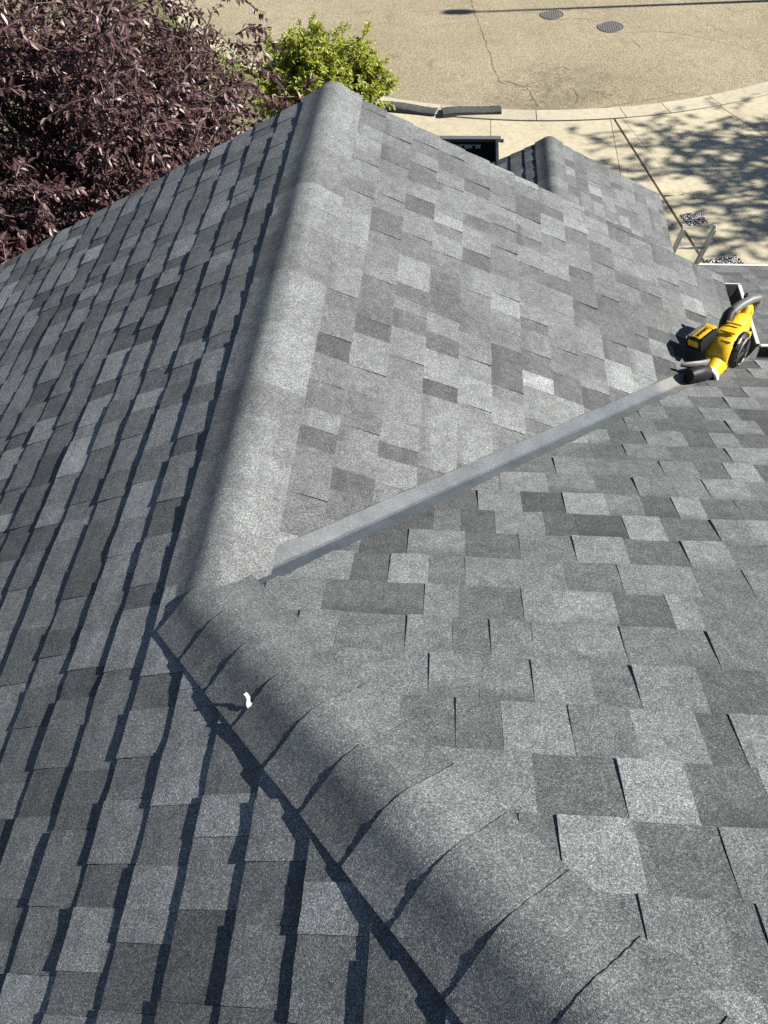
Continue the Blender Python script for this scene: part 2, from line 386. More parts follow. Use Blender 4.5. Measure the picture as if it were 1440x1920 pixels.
# the wide slabs to the right: above and below the cross joint, split by the oblique joint
p6a, p6b = G(1345, 188), G(1440, 250); d6 = (p6b-p6a).normalized()
t6 = Vector((p6a.x, arcy(p6a.x)-.008)); e6 = Vector(t6)
while e6.y > L5(e6.x)+.01: e6 += d6*.005
y4 = arcy(L4(15.0)); tl = (L4(y4)+.006, y4-.008)
jx = L4(L5(5.0))+.008
slab([(jx, L5(jx)+.006), (e6.x-.012, e6.y), (t6.x-.012, t6.y)] + [(x, arcy(x)-.008) for x in (5.8, 5.2, 4.7) if tl[0] < x < t6.x-.05] + [tl])
slab([(t6.x+.012, t6.y), (e6.x+.012, e6.y), (14.0, L5(14.0)+.006), (14.0, 21.0)] + [(RC.x+(RR+.5)*math.cos(R(a)), RC.y+(RR+.5)*math.sin(R(a))) for a in range(330, 290, -4) if RC.x+(RR+.5)*math.cos(R(a)) > t6.x+.1])
slab([(L4(6.5)+.008, 6.5), (14, 6.5), (14, L5(14)-.006), (jx, L5(jx)-.006)])
# gravel squares set into the strip
M_STONE = None
def stone_mat():
    m, nt, b = mat('pebble', .6); g = nd(nt, 'ShaderNodeAttribute', attribute_name='leafrand')
    nt.links.new(ramp(nt, g.outputs['Fac'], [(0, (.02, .02, .022)), (.5, (.07, .07, .075)), (.62, (.45, .44, .42)), (1, (.7, .69, .66))]), b.inputs['Base Color']); return m
M_STONE = stone_mat()
def gravel(corners, n, label):
    c = [G(*p) for p in corners]; mbq = MB(); mbq.bm.faces.new([mbq.bm.verts.new((*p, ZG+.004)) for p in c])
    root = mbq.out('gravel_bed', M_DIRT, kind='stuff', label=label)
    vs, fs, vals = [], [], []; rr = random.Random(n)
    for _ in range(n):
        u, v = rr.random(), rr.random(); p = c[0].lerp(c[1], u).lerp(c[3].lerp(c[2], u), v); r = rr.uniform(.012, .026); i = len(vs); val = rr.random()
        a0 = rr.uniform(0, 6.28); k = 5
        vs.append((p.x, p.y, ZG+.006+r*rr.uniform(.6, 1.1)))
        for j in range(k): vs.append((p.x+math.cos(a0+j*6.283/k)*r*rr.uniform(.7, 1.2), p.y+math.sin(a0+j*6.283/k)*r*rr.uniform(.7, 1.2), ZG+.003+r*rr.uniform(.2, .5)))
        for j in range(k): vs.append((vs[i+1+j][0], vs[i+1+j][1], ZG))
        for j in range(k):
            j2 = (j+1) % k; fs += [(i, i+1+j, i+1+j2), (i+1+j, i+1+k+j, i+1+k+j2, i+1+j2)]
        vals += [val]*(1+2*k)
    me = mesh_from('pebbles', vs, fs, M_STONE); me.attributes.new('leafrand', 'FLOAT', 'POINT').data.foreach_set('value', vals)
    obj('pebbles', me, root, kind='stuff')
gravel([(1276, 404), (1310, 398), (1327, 417), (1293, 424)], 420, 'small square of black and white pebbles left of the ladder top')
gravel([(1324, 489), (1380, 479), (1402, 505), (1345, 512)], 420, 'square of black and white pebbles just beyond the white roof edge')
# manhole covers
def manhole(px, py, r, label):
    p = onz(px, py); e = empty('manhole_cover', (p.x, p.y, ZG-.012), label, 'manhole cover', 'manhole covers in the road')
    MB().lathe([(r*1.12, .001), (r*1.12, .012), (r*1.03, .014), (r*1.03, .002)], (p.x, p.y, ZG-.012), (0, 0, 1), 40).out('rim', M_IRON, e, True)
    lid = MB().lathe([(r, .0), (r, .010), (0, .010)], (p.x, p.y, ZG-.012), (0, 0, 1), 40).out('lid', M_IRON, e)
    mb = MB(); k = -r*.8
    while k < r*.85:
        w = math.sqrt(r*r*.86-k*k)
        mb.box((p.x+k, p.y, ZG+.001), (.036, 2*w, .006)); k += .055
    mb.out('grip_ribs', M_IRON, lid, kind='stuff')
manhole(1035, 27, .265, 'left iron manhole cover crossed by the lamp post shadow')
manhole(1145, 50, .285, 'right iron manhole cover clear of the lamp post shadow')

# rubber kerb ramps
def ramp_mat_piece(a, b, w, label, bend):
    a, b = onz(*a), onz(*b); d = (b-a); d.z = 0; L = d.length; d.normalize(); nrm = Vector((-d.y, d.x, 0)); rr = random.Random(int(L*100))
    e = empty('rubber_ramp', (a+b)/2, label, 'rubber ramp', 'rubber ramps lying along the kerb')
    def strip(name, prof, m, i0=0.0, i1=1.0, n=26):
        bm = bmesh.new(); rows = []
        for i in range(n+1):
            t = i0+(i1-i0)*i/n; p = a+d*(L*t)+nrm*(bend*math.sin(t*3.1)); zz = .02*math.sin(t*5+bend*30)
            rows.append([bm.verts.new(p+nrm*y+Vector((0, 0, z+(zz if z > .02 else 0)+rr.uniform(-.004, .004)*(z > .02)))) for y, z in prof])
        k = len(prof)
        for q, s_ in zip(rows, rows[1:]):
            for j in range(k): bm.faces.new((q[j], q[(j+1) % k], s_[(j+1) % k], s_[j]))
        bm.faces.new(rows[0]); bm.faces.new(rows[-1][::-1])
        return shade_auto(obj(name, mesh_bm(name, bm, m), e), 40)
    strip('body', [(-w*.5, 0), (-w*.5, .075), (-w*.40, .10), (0, .088), (w*.42, .045), (w*.5, .03), (w*.5, 0)], M_RUBBER)
    for t in [k/9 for k in range(1, 9)]:
        o = a+d*(L*t)+nrm*(bend*math.sin(t*3.1)+.02); 
        MB().box((0, 0, 0), (.012, w*.55, .010), Matrix.Translation(o+Vector((0, 0,   .074+.02*math.sin(t*5+bend*30)))) @ Matrix((d, nrm, Vector((0, 0, 1)))).transposed().to_4x4() @ Matrix.Rotation(R(30), 4, 'Z') @ Matrix.Rotation(R(-6), 4, 'X')).out('tread_rib', M_RUBBER, e)
ramp_mat_piece((712, 200), (818, 211), .36, 'dark rubber kerb ramp nearer the green tree', .01)
ramp_mat_piece((829, 214), (938, 207), .36, 'dark rubber kerb ramp on the right, slightly bowed', .03)

# ------------------------------------------------------------------ the house
house = empty('house', (0.5, -0.5, ZG), 'grey-shingled house whose roof fills the picture', 'house')
class Frame:
    def __init__(s, o, u, v):
        s.o, s.u, s.v = Vector(o), Vector(u), Vector(v).normalized(); s.n = s.u.cross(s.v)
        s.M = Matrix((s.u, s.v, s.n)).transposed().to_4x4(); s.M.translation = s.o
    def w(s, u, v, h=0): return s.o + s.u*u + s.v*v + s.n*h
FA = Frame((0, 0, DA), (0, -1, 0), (1, 0, S))       # left slope: x = v*CE, y = -u
FB = Frame((0, 0, 0), (0, 1, 0), (-1, 0, S))        # right slope of the wing: x = -v*CE, y = u
FC = Frame((0, 0, 0), (-1, 0, 0), (0, -1, S))       # front slope: y = -v*CE, x = -u
def piece_bm(w, h, length, seed, tilt=0.0):
    """one shingle tab: a wedge, butt edge at v=0 raised to h, head tucked under the next course"""
    rr = random.Random(seed); bm = bmesh.new(); nu = max(2, int(w/.035)); uvl = bm.loops.layers.uv.new('UVMap')
    top = []; 
    rows = ((0.0, 1.0), (.045, .80), (length*.75, .16), (length, -.02))
    bow = rr.uniform(-.0012, .0016); curl = rr.uniform(-.0008, .0012)
    for j, (v, k) in enumerate(rows):
        row = []
        for i in range(nu+1):
            u = w*i/nu
            dv = rr.uniform(-.0016, .0016) if j == 0 else 0
            du = (rr.uniform(-.0008, .0008) if i in (0, nu) else 0)
            z = h*k + (bow*math.sin(math.pi*i/nu)+rr.uniform(-.0007, .0007)+(curl if i in (0, nu) else 0) + tilt*(i/nu-.5))*(1 if j == 0 else .5 if j == 1 else 0)
            row.append(bm.verts.new((u+du, v+dv, z)))
        top.append(row)
    bot = [bm.verts.new((top[0][0].co.x, top[0][0].co.y+.0008, -.004)), bm.verts.new((top[0][-1].co.x, top[0][-1].co.y+.0008, -.004)),
           bm.verts.new((w, length, -.006)), bm.verts.new((0, length, -.006))]
    for a, b in zip(top, top[1:]):
        for i in range(nu): bm.faces.new((a[i], a[i+1], b[i+1], b[i]))
    bm.faces.new([bot[0]] + [bot[1]] + top[0][::-1])
    bm.faces.new([bot[1], bot[2]] + [r[-1] for r in top][::-1])
    bm.faces.new([bot[3], bot[0]] + [r[0] for r in top])
    bm.faces.new([bot[2], bot[3]] + top[-1])
    bm.faces.new(bot[::-1])
    for f in bm.faces:
        for l in f.loops: l[uvl].uv = (l.vert.co.x/w, l.vert.co.y/EXP)
    return bm
CACHE = {}
def piece_mesh(w, h, var):
    key = (round(w*100), round(h*1000), var)
    if key not in CACHE: CACHE[key] = mesh_bm('shingle', piece_bm(key[0]/100, h, EXP+.03, hash(key) % 9999), M_SH)
    return CACHE[key]
def tonecol(t, r):
    v = .058 + .135*t*t + .088*t
    v *= r.uniform(.93, 1.07); return (v*.965, v*1.02, v*1.045)
NSH = [0]
def add_shingle(F, parent, u0, u1, v, tone, raised, clips, r, band=None, hs=1.0):
    w = u1-u0
    h = (.0098 if raised else .0064)*hs*r.uniform(.9, 1.12)
    need = []
    cs = [(u0, v), (u1, v), (u1, v+EXP+.03), (u0, v+EXP+.03)]
    for (a, b, c) in clips:
        d = [a*x+b*y-c for x, y in cs]
        if min(d) >= -.004: return None
        if max(d) > 0: need.append((a, b, c))
    wq = round(w*100)/100
    M = F.M @ Matrix.Translation((u0, v, 0))
    if not need:
        me = piece_mesh(wq, h if False else (.0098 if raised else .0064)*hs, r.randrange(5))
        M = M @ Matrix.Diagonal((w/wq*.997, 1, r.uniform(.85, 1.15), 1))
    else:
        bm = piece_bm(w*.997, h, EXP+.03, r.randrange(99999))
        for a, b, c in need:
            L = math.hypot(a, b); co = Vector((0, 0, 0)); nn = Vector((a/L, b/L, 0)); d = (c - a*u0 - b*v)/L
            res = bmesh.ops.bisect_plane(bm, geom=bm.verts[:]+bm.edges[:]+bm.faces[:], plane_co=nn*d, plane_no=nn, clear_outer=True)
            ed = [g for g in res['geom_cut'] if isinstance(g, bmesh.types.BMEdge)]
            if ed: bmesh.ops.edgenet_fill(bm, edges=ed)
            if not bm.faces: bm.free(); return None
        me = mesh_bm('shingle', bm, M_SH)
    o = bpy.data.objects.new('shingle', me); link(o, parent); o.matrix_basis = M
    col = tonecol(tone, r); o.color = (*col, band if band is not None else (r.uniform(.3, 1) if r.random() < .3 else 0)); NSH[0] += 1
    return o
def fill_course(F, parent, ua, ub, v, clips, r, hs=1.0, wmin=.075, wmax=.19, contrast=1.0, visible=True):
    u = ua - r.uniform(0, .1); raised = r.random() < .5
    while u < ub:
        w = r.uniform(wmin, wmax)*(1.1 if raised else .95)
        t = min(1, max(0, .5+contrast*(r.gauss(.08, .17) if raised else r.gauss(-.14, .18))))
        c = F.w(u+w/2, v+EXP/2)
        if not visible or inview(c): add_shingle(F, parent, u, u+w, v, t, raised, clips, r, hs=hs)
        u += w
        raised = (not raised) if r.random() < .8 else raised
def slope_mesh(name, pts, label=None):
    vs = [Vector(p) for p in pts]; n = len(vs); lo = [v-Vector((0, 0, .12)) for v in vs]
    o = obj(name, mesh_from(name, vs+lo, [tuple(range(n)), tuple(range(2*n-1, n-1, -1))]+[(i, n+i, n+(i+1) % n, (i+1) % n) for i in range(n)], M_UNDER), house)
    if label: o['label'] = label
    return o
dz = Vector((0, 0, -.008)); XE = 2.065; HT = 1.62           # HT: where the hip meets the main ridge
AX0 = -4.2
def pA(x, y): return Vector((x, y, S*x+DA))+dz
def pB(x, y): return Vector((x, y, -S*x))+dz
def pC(x, y): return Vector((x, y, -S*y))+dz
hx = lambda y: -y-DA/S
sl_a = slope_mesh('roof_slope', [pA(AX0, -3.2), pA(hx(-HT), -3.2), pA(hx(-HT), -HT), pA(XR, XR), pA(XR, YG), pA(AX0, YG)], 'left roof slope raked by low sun')
sl_b = slope_mesh('roof_slope', [pB(XR, XR), pB(XE, XE), pB(XE, YG), pB(XR, YG)], 'sunlit right slope of the gabled wing')
sl_c = slope_mesh('roof_slope', [pC(hx(-HT), -HT), pC(6, -HT), pC(6, XE), pC(XE, XE), pC(XR, XR)], 'near front slope right of the hip')
zt = pC(0, -HT).z
slope_mesh('roof_slope', [Vector((hx(-HT), -HT, zt)), Vector((hx(-HT), -4.5, zt-(4.5-HT)*S)), Vector((6, -4.5, zt-(4.5-HT)*S)), Vector((6, -HT, zt))])
# courses on the left slope
rA = random.Random(11)
clipA_ridge = [(0, 1, (XR-.045)/CE), (-1, 0, YG)]
clipA_hip = [(-1, 0, YG), (-1/math.sqrt(2)*1, CE/math.sqrt(2), (-DA/S)/math.sqrt(2)-.02)]
# hip line in (u,v): x + y <= -DA/S  ->  v*CE - u <= -DA/S
for k in range(-12, 22):
    v = -(.3028/CE) - (k-1)*EXP
    x = v*CE
    ylim = YG
    # upper (wing) part and lower (hip) part share one run of tabs
    u = -YG - .0; r = rA; raised = r.random() < .5
    u -= r.uniform(0, .08)
    while u < 2.6:
        w = r.uniform(.07, .165)*(1.1 if raised else .95)
        t = min(1, max(0, .57+(r.gauss(.05, .14) if raised else r.gauss(-.08, .14))))
        c = FA.w(u+w/2, v+EXP/2)
        if inview(c, .08):
            cl = clipA_ridge if (-(u+w/2) > XR) else clipA_hip
            add_shingle(FA, sl_a, u, u+w, v, t, raised, cl, r, hs=.95)
        u += w; raised = (not raised) if r.random() < .8 else raised
# courses on the wing's right slope
rB = random.Random(23); VO = .075
clipB = [(0, 1, -(XR+.045)/CE), (1, 0, YG), (-1/math.sqrt(2), -CE/math.sqrt(2), -VO/math.sqrt(2))]   # y - x >= VO
for k in range(-1, 16):
    v = -(.211+k*EXP*CE)/CE
    if -v*CE > XE+.02: v = -(XE+.02)/CE
    fill_course(FB, sl_b, XR, YG, v, clipB, rB, hs=.85, contrast=.68, wmin=.07, wmax=.17)
    if -v*CE >= XE: break
# courses on the front slope; nearest tabs follow the photographed lay-out
CT = {0: [(0.897, .5, 0), (0.941, .75, 1), (1.087, .3, 0), (1.254, .85, 1), (1.377, .35, 0)], 1: [(0.896, .4, 0), (1.044, .6, 1), (1.105, .75, 1), (1.244, .5, 0), (1.379, .55, 1)],
      2: [(0.887, .9, 1), (1.006, .33, 0), (1.139, .75, 1), (1.211, .5, 0)], 3: [(0.784, .55, 1), (0.884, .7, 0), (0.998, .5, 1), (1.128, .45, 0), (1.203, .5, 1)],
      4: [(0.772, .6, 1), (0.903, .4, 0), (0.997, .6, 1), (1.138, .28, 0)], 5: [(0.602, .4, 1), (0.697, .78, 0), (0.838, .45, 1), (0.963, .8, 1), (1.097, .3, 0), (1.166, .7, 1)],
      6: [(0.566, .65, 1), (0.749, .28, 0), (0.912, .85, 1), (1.036, .35, 0)], 7: [(0.714, .35, 0), (0.781, .85, 1), (0.912, .4, 0), (1.06, .65, 1)], 8: [(0.823, .45, 0), (0.893, .6, 1), (1.018, .45, 0), (1.075, .6, 1)]}
rC = random.Random(31)
clipC = [(-1/math.sqrt(2), -CE/math.sqrt(2), -VO/math.sqrt(2)+.004), (1/math.sqrt(2), CE/math.sqrt(2), (DA/S)/math.sqrt(2)-.02)]
# valley: x - y >= VO -> -u + v*CE >= VO ; hip: x + y >= -DA/S -> -u - v*CE >= -DA/S
clipC = [(1/math.sqrt(2), -CE/math.sqrt(2), -VO*.85/math.sqrt(2)), (1/math.sqrt(2), CE/math.sqrt(2), (DA/S)/math.sqrt(2)-.02)]
for k in range(-16, 14):
    v = -(.1908/CE) + (k-1)*EXP
    if v < -(XE+.02)/CE: continue
    xs = []
    if k in CT:
        L = CT[k]; x = L[0][0]
        pre = []; rz = rC.random() < .5
        while x > -.3:
            w = rC.uniform(.085, .17); x -= w; rz = (not rz) if rC.random() < .8 else rz; pre.append((x, min(1, max(.2, .52+rC.gauss(.13 if rz else -.11, .11))), rz))
        xs = pre[::-1] + L; x = xs[-1][0]+rC.uniform(.12, .16)
    else: x = -.3
    rz = rC.random() < .5
    while x < 3.2:
        xs.append((x, min(1, max(0, .5+rC.gauss(.16 if rz else -.16, .13))), rz)); x += rC.uniform(.08, .17); rz = (not rz) if rC.random() < .75 else rz
    for (x0, t, rz), (x1, _, _) in zip(xs, xs[1:]+[(xs[-1][0]+.15, 0, 0)]):
        if inview(FC.w(-(x0+x1)/2, v+EXP/2), .1): add_shingle(FC, sl_c, -x1, -x0, v, .52+(t-.5)*.78, rz, clipC, rC, hs=.85)
# valley flashing
def vert_offset(p, n, h): return Vector(p)+Vector(n)*h
mb = MB(); bm = mb.bm; rows = []
for i in range(41):
    t = .062 + (2.06-.062)*i/40; j = .001*math.sin(i*1.7)
    c = Vector((t, t, -S*t+.001+j*.5))
    wb, wc = .16, .14
    pb = Vector((t-.5*wb, t+.5*wb, -S*(t-.5*wb)-.005)); pc = Vector((t+.5*wc, t-.5*wc, -S*(t-.5*wc)-.005))
    rows.append([bm.verts.new(x) for x in (pb, c+Vector((-.006, .006, .0022)), c+Vector((0, 0, .0005)), c+Vector((.006, -.006, .0022)), pc)])
for a, b in zip(rows, rows[1:]):
    for k in range(4): bm.faces.new((a[k], a[k+1], b[k+1], b[k]))
fl = mb.out('valley_flashing', M_FLASH, house, label='galvanised metal valley strip dotted with white specks')
sol = fl.modifiers.new('thick', 'SOLIDIFY'); sol.thickness = .002; sol.offset = -1
# ridge and hip caps
def cap_mesh(width, m, length, hb, seed):
    pk = m+(.19 if m > .4 else .17)                                           # the bend is steepest just off the crest, then lies down on the slope
    def slope(t):
        sm = lambda a, b: (lambda k: k*k*(3-2*k))(min(1, max(0, (t-a)/(b-a))))
        return pk*sm(0, .058)-(pk-m*.97)*sm(.045, .14)
    zz = [0.0]
    for i in range(200): zz.append(zz[-1]-slope(width*1.1*(i+.5)/200)*width*1.1/200)
    fz = lambda w: zz[min(200, int(abs(w)/(width*1.1)*200+.5))]
    z0 = -m*width+(.0055 if m > .4 else .0085)-fz(width)
    rr = random.Random(seed); bm = bmesh.new(); n = 22; rows = []; uvl = bm.loops.layers.uv.new('UVMap')
    for j, (l, h) in enumerate(((0, hb), (.05, hb*.82), (length*.6, hb*.45), (length, hb*.1))):
        row = []
        for i in range(n+1):
            w = width*(2*i/n-1); e = abs(2*i/n-1)
            z = z0+fz(w)+h + rr.uniform(-.0006, .0006)
            if j == 0: z += .001*e*e
            row.append(bm.verts.new((w*(1+rr.uniform(-.006, .006)), l+(rr.uniform(-.0012, .0012) if j == 0 else 0), z)))
        rows.append(row)
    bots = [[bm.verts.new((v.co.x*.998, v.co.y+(.0008 if j == 0 else 0), v.co.z-.0045)) for v in row] for j, row in enumerate(rows)]
    for a, b in zip(rows, rows[1:]):
        for i in range(n): bm.faces.new((a[i], a[i+1], b[i+1], b[i]))
    for a, b in zip(bots, bots[1:]):
        for i in range(n): bm.faces.new((a[i], b[i], b[i+1], a[i+1]))
    for i in range(n):
        bm.faces.new((rows[0][i], bots[0][i], bots[0][i+1], rows[0][i+1])); bm.faces.new((rows[-1][i], rows[-1][i+1], bots[-1][i+1], bots[-1][i]))
    for j in range(3):
        bm.faces.new((rows[j][0], rows[j+1][0], bots[j+1][0], bots[j][0])); bm.faces.new((rows[j][-1], bots[j][-1], bots[j+1][-1], rows[j+1][-1]))
    for f in bm.faces:
        for l in f.loops: l[uvl].uv = (l.vert.co.x/width*.5+.5, 0)
    me = mesh_bm('cap_shingle', bm, M_SH)
    for p in me.polygons: p.use_smooth = True
    me.set_sharp_from_angle(angle=R(40)); return me
def caps(o, d, cross, width, m, exps, hb, parent, seed, n, tone=.5):
    """caps from the low/outer end o along d, butts facing -d"""
    d = Vector(d).normalized(); cr = Vector(cross).normalized(); up = cr.cross(d); rr = random.Random(seed)
    variants = [cap_mesh(width, m, exps+.12, hb, seed+i) for i in range(5)]
    for i in range(n):
        ob = bpy.data.objects.new('cap_shingle', variants[i % 5]); link(ob, parent)
        M = Matrix((cr, d, up)).transposed().to_4x4(); M.translation = Vector(o)+d*(exps*i)+up*.0
        ob.matrix_basis = M @ Matrix.Rotation(rr.uniform(-.008, .008), 4, 'Z')
        t = tone+rr.uniform(-.11, .11); ob.color = (*tonecol(t, rr), 0)
ridge = MB(); ridge.tube([(XR, XR, ZR-.06), (XR, YG-.02, ZR-.06)], .02, 6); ridge_o = ridge.out('ridge', M_UNDER, house, label='rounded ridge of the gabled wing')
nr = 19
caps((XR, YG+.012, ZR), (0, -1, 0), (-1, 0, 0), .142, S, .143, .008, ridge_o, 5, nr, .57)
hipd = Vector((1, -1, S)).normalized()
hip = MB(); hip.tube([Vector((XR, XR, ZR-.06)), Vector((XR, XR, ZR-.06))+hipd*2.2], .02, 6); hip_o = hip.out('hip', M_UNDER, house, label='rounded hip with overlapping cap shingles')
caps(Vector((XR, XR, ZR+.004))-hipd*.045, hipd, (-1, -1, 0), .140, S/math.sqrt(2), .141, .0045, hip_o, 9, 14, .56)
# rake, fascia, gutters, walls
def bar(name, p, q2, w, h, m, parent=house):
    p, q2 = Vector(p), Vector(q2); d = (q2-p); L = d.length; d.normalize(); side = d.cross(Vector((0, 0, 1))).normalized(); up = side.cross(d)
    M = Matrix((d, side, up)).transposed().to_4x4(); M.translation = (p+q2)/2
    return MB().box((0, 0, 0), (L, w, h), M).out(name, m, parent)
bar('rake_board', (XR-.01, YG-.03, ZR-.16), (AX0, YG-.03, S*AX0+DA-.14), .03, .16, M_FASCIA)
bar('rake_board', (XR+.01, YG-.03, ZR-.16), (XE, YG-.03, -S*XE-.14), .03, .16, M_FASCIA)
def gutter(p, q2, out, hang, label):
    """open trough: floor, back, outer wall with white rolled rim, hangers"""
    p, q2, out = Vector(p), Vector(q2), Vector(out); d = (q2-p).normalized(); bm = bmesh.new(); rows = []
    prof = [(0, .0), (0, -.11), (.012, -.115), (.075, -.115), (.105, -.06), (.115, .0), (.128, .004), (.128, -.012), (.121, -.012), (.110, -.06), (.079, -.121), (.010, -.121), (-.004, -.115), (-.004, 0)]
    for c in (p, q2): rows.append([bm.verts.new(c+out*x+Vector((0, 0, z))) for x, z in prof])
    n = len(prof)
    for i in range(n): bm.faces.new((rows[0][i], rows[0][(i+1) % n], rows[1][(i+1) % n], rows[1][i]))
    bm.faces.new(rows[0]); bm.faces.new(rows[1][::-1])
    g = obj('gutter', mesh_bm('gutter', bm, M_GUT), house, label=label)
    bar('rim', p+out*.121+Vector((0, 0, .004)), q2+out*.121+Vector((0, 0, .004)), .018, .010, M_WHITE, g)
    for t in hang:
        c = p.lerp(q2, t); bar('hanger', c+Vector((0, 0, -.004)), c+out*.115+Vector((0, 0, -.004)), .014, .006, M_WHITE, g)
    vs, fs = [], []; rr = random.Random(3)
    L = (q2-p).length
    for _ in range(int(130*L)):
        c = p.lerp(q2, rr.random())+out*rr.uniform(.015, .085)+Vector((0, 0, -.108+rr.random()*.02)); a = Vector((rr.uniform(-1, 1), rr.uniform(-1, 1), rr.uniform(-.3, .3))).normalized()*rr.uniform(.012, .03); b2 = a.cross(Vector((0, 0, 1)))*.4
        i = len(vs); vs += [c-a, c+b2, c+a, c-b2]; fs.append((i, i+1, i+2, i+3))
    obj('leaf_litter', mesh_from('leaf_litter', vs, fs, M_DIRT), g, kind='stuff')
    return g
M_GUT = simple('gutter_metal', (.10, .095, .085), .6, .2, var=.3, scale=20)
ze = -S*XE-.022
gutter((XE-.012, XE+.12, ze), (XE-.012, YG-.06, ze), (1, 0, 0), (.52,), 'short open gutter with white rim beyond the leaf blower')
gutter((6, XE-.012, ze), (XE+.12, XE-.012, ze), (0, 1, 0), (.93, .8, .6, .4, .2), 'open gutter with white rim at the front eave')
bar('end_cap', (XE-.012, YG-.05, ze-.05), (XE+.115, YG-.05, ze-.05), .008, .115, M_WHITE)
def wallbox(pts, z0, z1f, label=None):
    vs = [Vector((x, y, z0)) for x, y in pts]+[Vector((x, y, z1f(x, y))) for x, y in pts]; n = len(pts)
    return obj('wall', mesh_from('wall', vs, [(i, (i+1) % n, n+(i+1) % n, n+i) for i in range(n)], M_SIDING), house)
roofz = lambda x, y: min(S*x+DA, max(-S*x, -S*y) if y > 0 else -S*y) - .2
wallbox([(-3.8, YG-.35), (-3.8, -3.0), (5.6, -3.0), (5.6, XE-.4), (XE-.4, XE-.4), (XE-.4, YG-.35), (XR, YG-.35)], ZG, lambda x, y: min(roofz(x, y), pC(0, -HT).z-.3, zt-.3) if y > -2.9 else zt-(3.0-HT)*S-.2)

# the small gable roof beyond (entrance wing)
ER = Vector((1.46, 6.32, -2.10)); EW = 1.17; EY0 = 2.36
FE1 = Frame((ER.x, 0, ER.z), (0, 1, 0), (-1, 0, S)); FE0 = Frame((ER.x, 0, ER.z), (0, -1, 0), (1, 0, S))
def pE(dx, y): return Vector((ER.x+dx, y, ER.z-S*abs(dx)-.008))
se1 = slope_mesh('roof_slope', [pE(0, EY0), pE(EW, EY0), pE(EW, ER.y), pE(0, ER.y)], 'sunlit slope of the lower gable roof beyond')
se0 = slope_mesh('roof_slope', [pE(-EW, EY0), pE(0, EY0), pE(0, ER.y), pE(-EW, ER.y)], 'dark shaded-side slope of the lower gable roof beyond')
rE = random.Random(5)
for k in range(9):
    vb = -(.10+.1285*(k+1))/CE
    if -vb*CE > EW+.02: vb = -(EW+.02)/CE
    fill_course(FE1, se1, 2.9, ER.y, vb, [(1, 0, ER.y), (0, 1, -.04)], rE, hs=.8, wmin=.09, wmax=.2, contrast=.55)
    fill_course(FE0, se0, -ER.y, -2.9, vb, [(-1, 0, ER.y), (0, 1, -.04)], rE, wmin=.1, wmax=.2, contrast=.6)
    if -vb*CE >= EW: break
er = MB().tube([ER+Vector((0, -.02, -.06)), Vector((ER.x, EY0, ER.z-.06))], .02, 6).out('ridge', M_UNDER, house, label='rounded ridge of the lower gable roof')
caps(ER+Vector((0, .012, 0)), (0, -1, 0), (-1, 0, 0), .135, S, .143, .008, er, 15, 26, .45)
bar('rake_board', pE(-.01, ER.y-.03)+Vector((0, 0, -.13)), pE(-EW, ER.y-.03)+Vector((0, 0, -.13)), .03, .14, M_FASCIA)
bar('rake_board', pE(.01, ER.y-.03)+Vector((0, 0, -.13)), pE(EW, ER.y-.03)+Vector((0, 0, -.13)), .03, .14, M_FASCIA)
wallbox([(ER.x-EW+.3, EY0), (ER.x+EW-.3, EY0), (ER.x+EW-.3, ER.y-.4), (ER.x, ER.y-.4), (ER.x-EW+.3, ER.y-.4)], ZG, lambda x, y: ER.z-S*abs(x-ER.x)-.2)
# the low roof to the right with white edge trim
DE = at(1306, 499, 8.35); SD = .42; CD = 1/math.sqrt(1+SD*SD)
FD = Frame((0, DE.y, DE.z), (-1, 0, 0), (0, -1, SD))
def pD(x, y): return Vector((x, y, DE.z+SD*(DE.y-y)-.008))
sd_ = slope_mesh('roof_slope', [pD(2.65, DE.y), pD(2.65, 1.75), pD(8, 1.75), pD(8, DE.y)], 'low front roof slope edged in white')
rD = random.Random(77)
for k in range(36):
    fill_course(FD, sd_, -6.2, -2.6, -.01+k*EXP, [(0, -1, .02), (1, 0, -2.65)], rD, hs=.75, wmin=.10, wmax=.26, contrast=.5)
bar('drip_edge', (2.65, DE.y+.02, DE.z-.012), (8, DE.y+.02, DE.z-.012), .03, .05, M_WHITE)
wallbox([(2.33, 1.7), (7.7, 1.7), (7.7, DE.y-.35), (2.63, DE.y-.35)], ZG, lambda x, y: DE.z+SD*(DE.y-y)-.2)
print('SHINGLES', NSH[0])

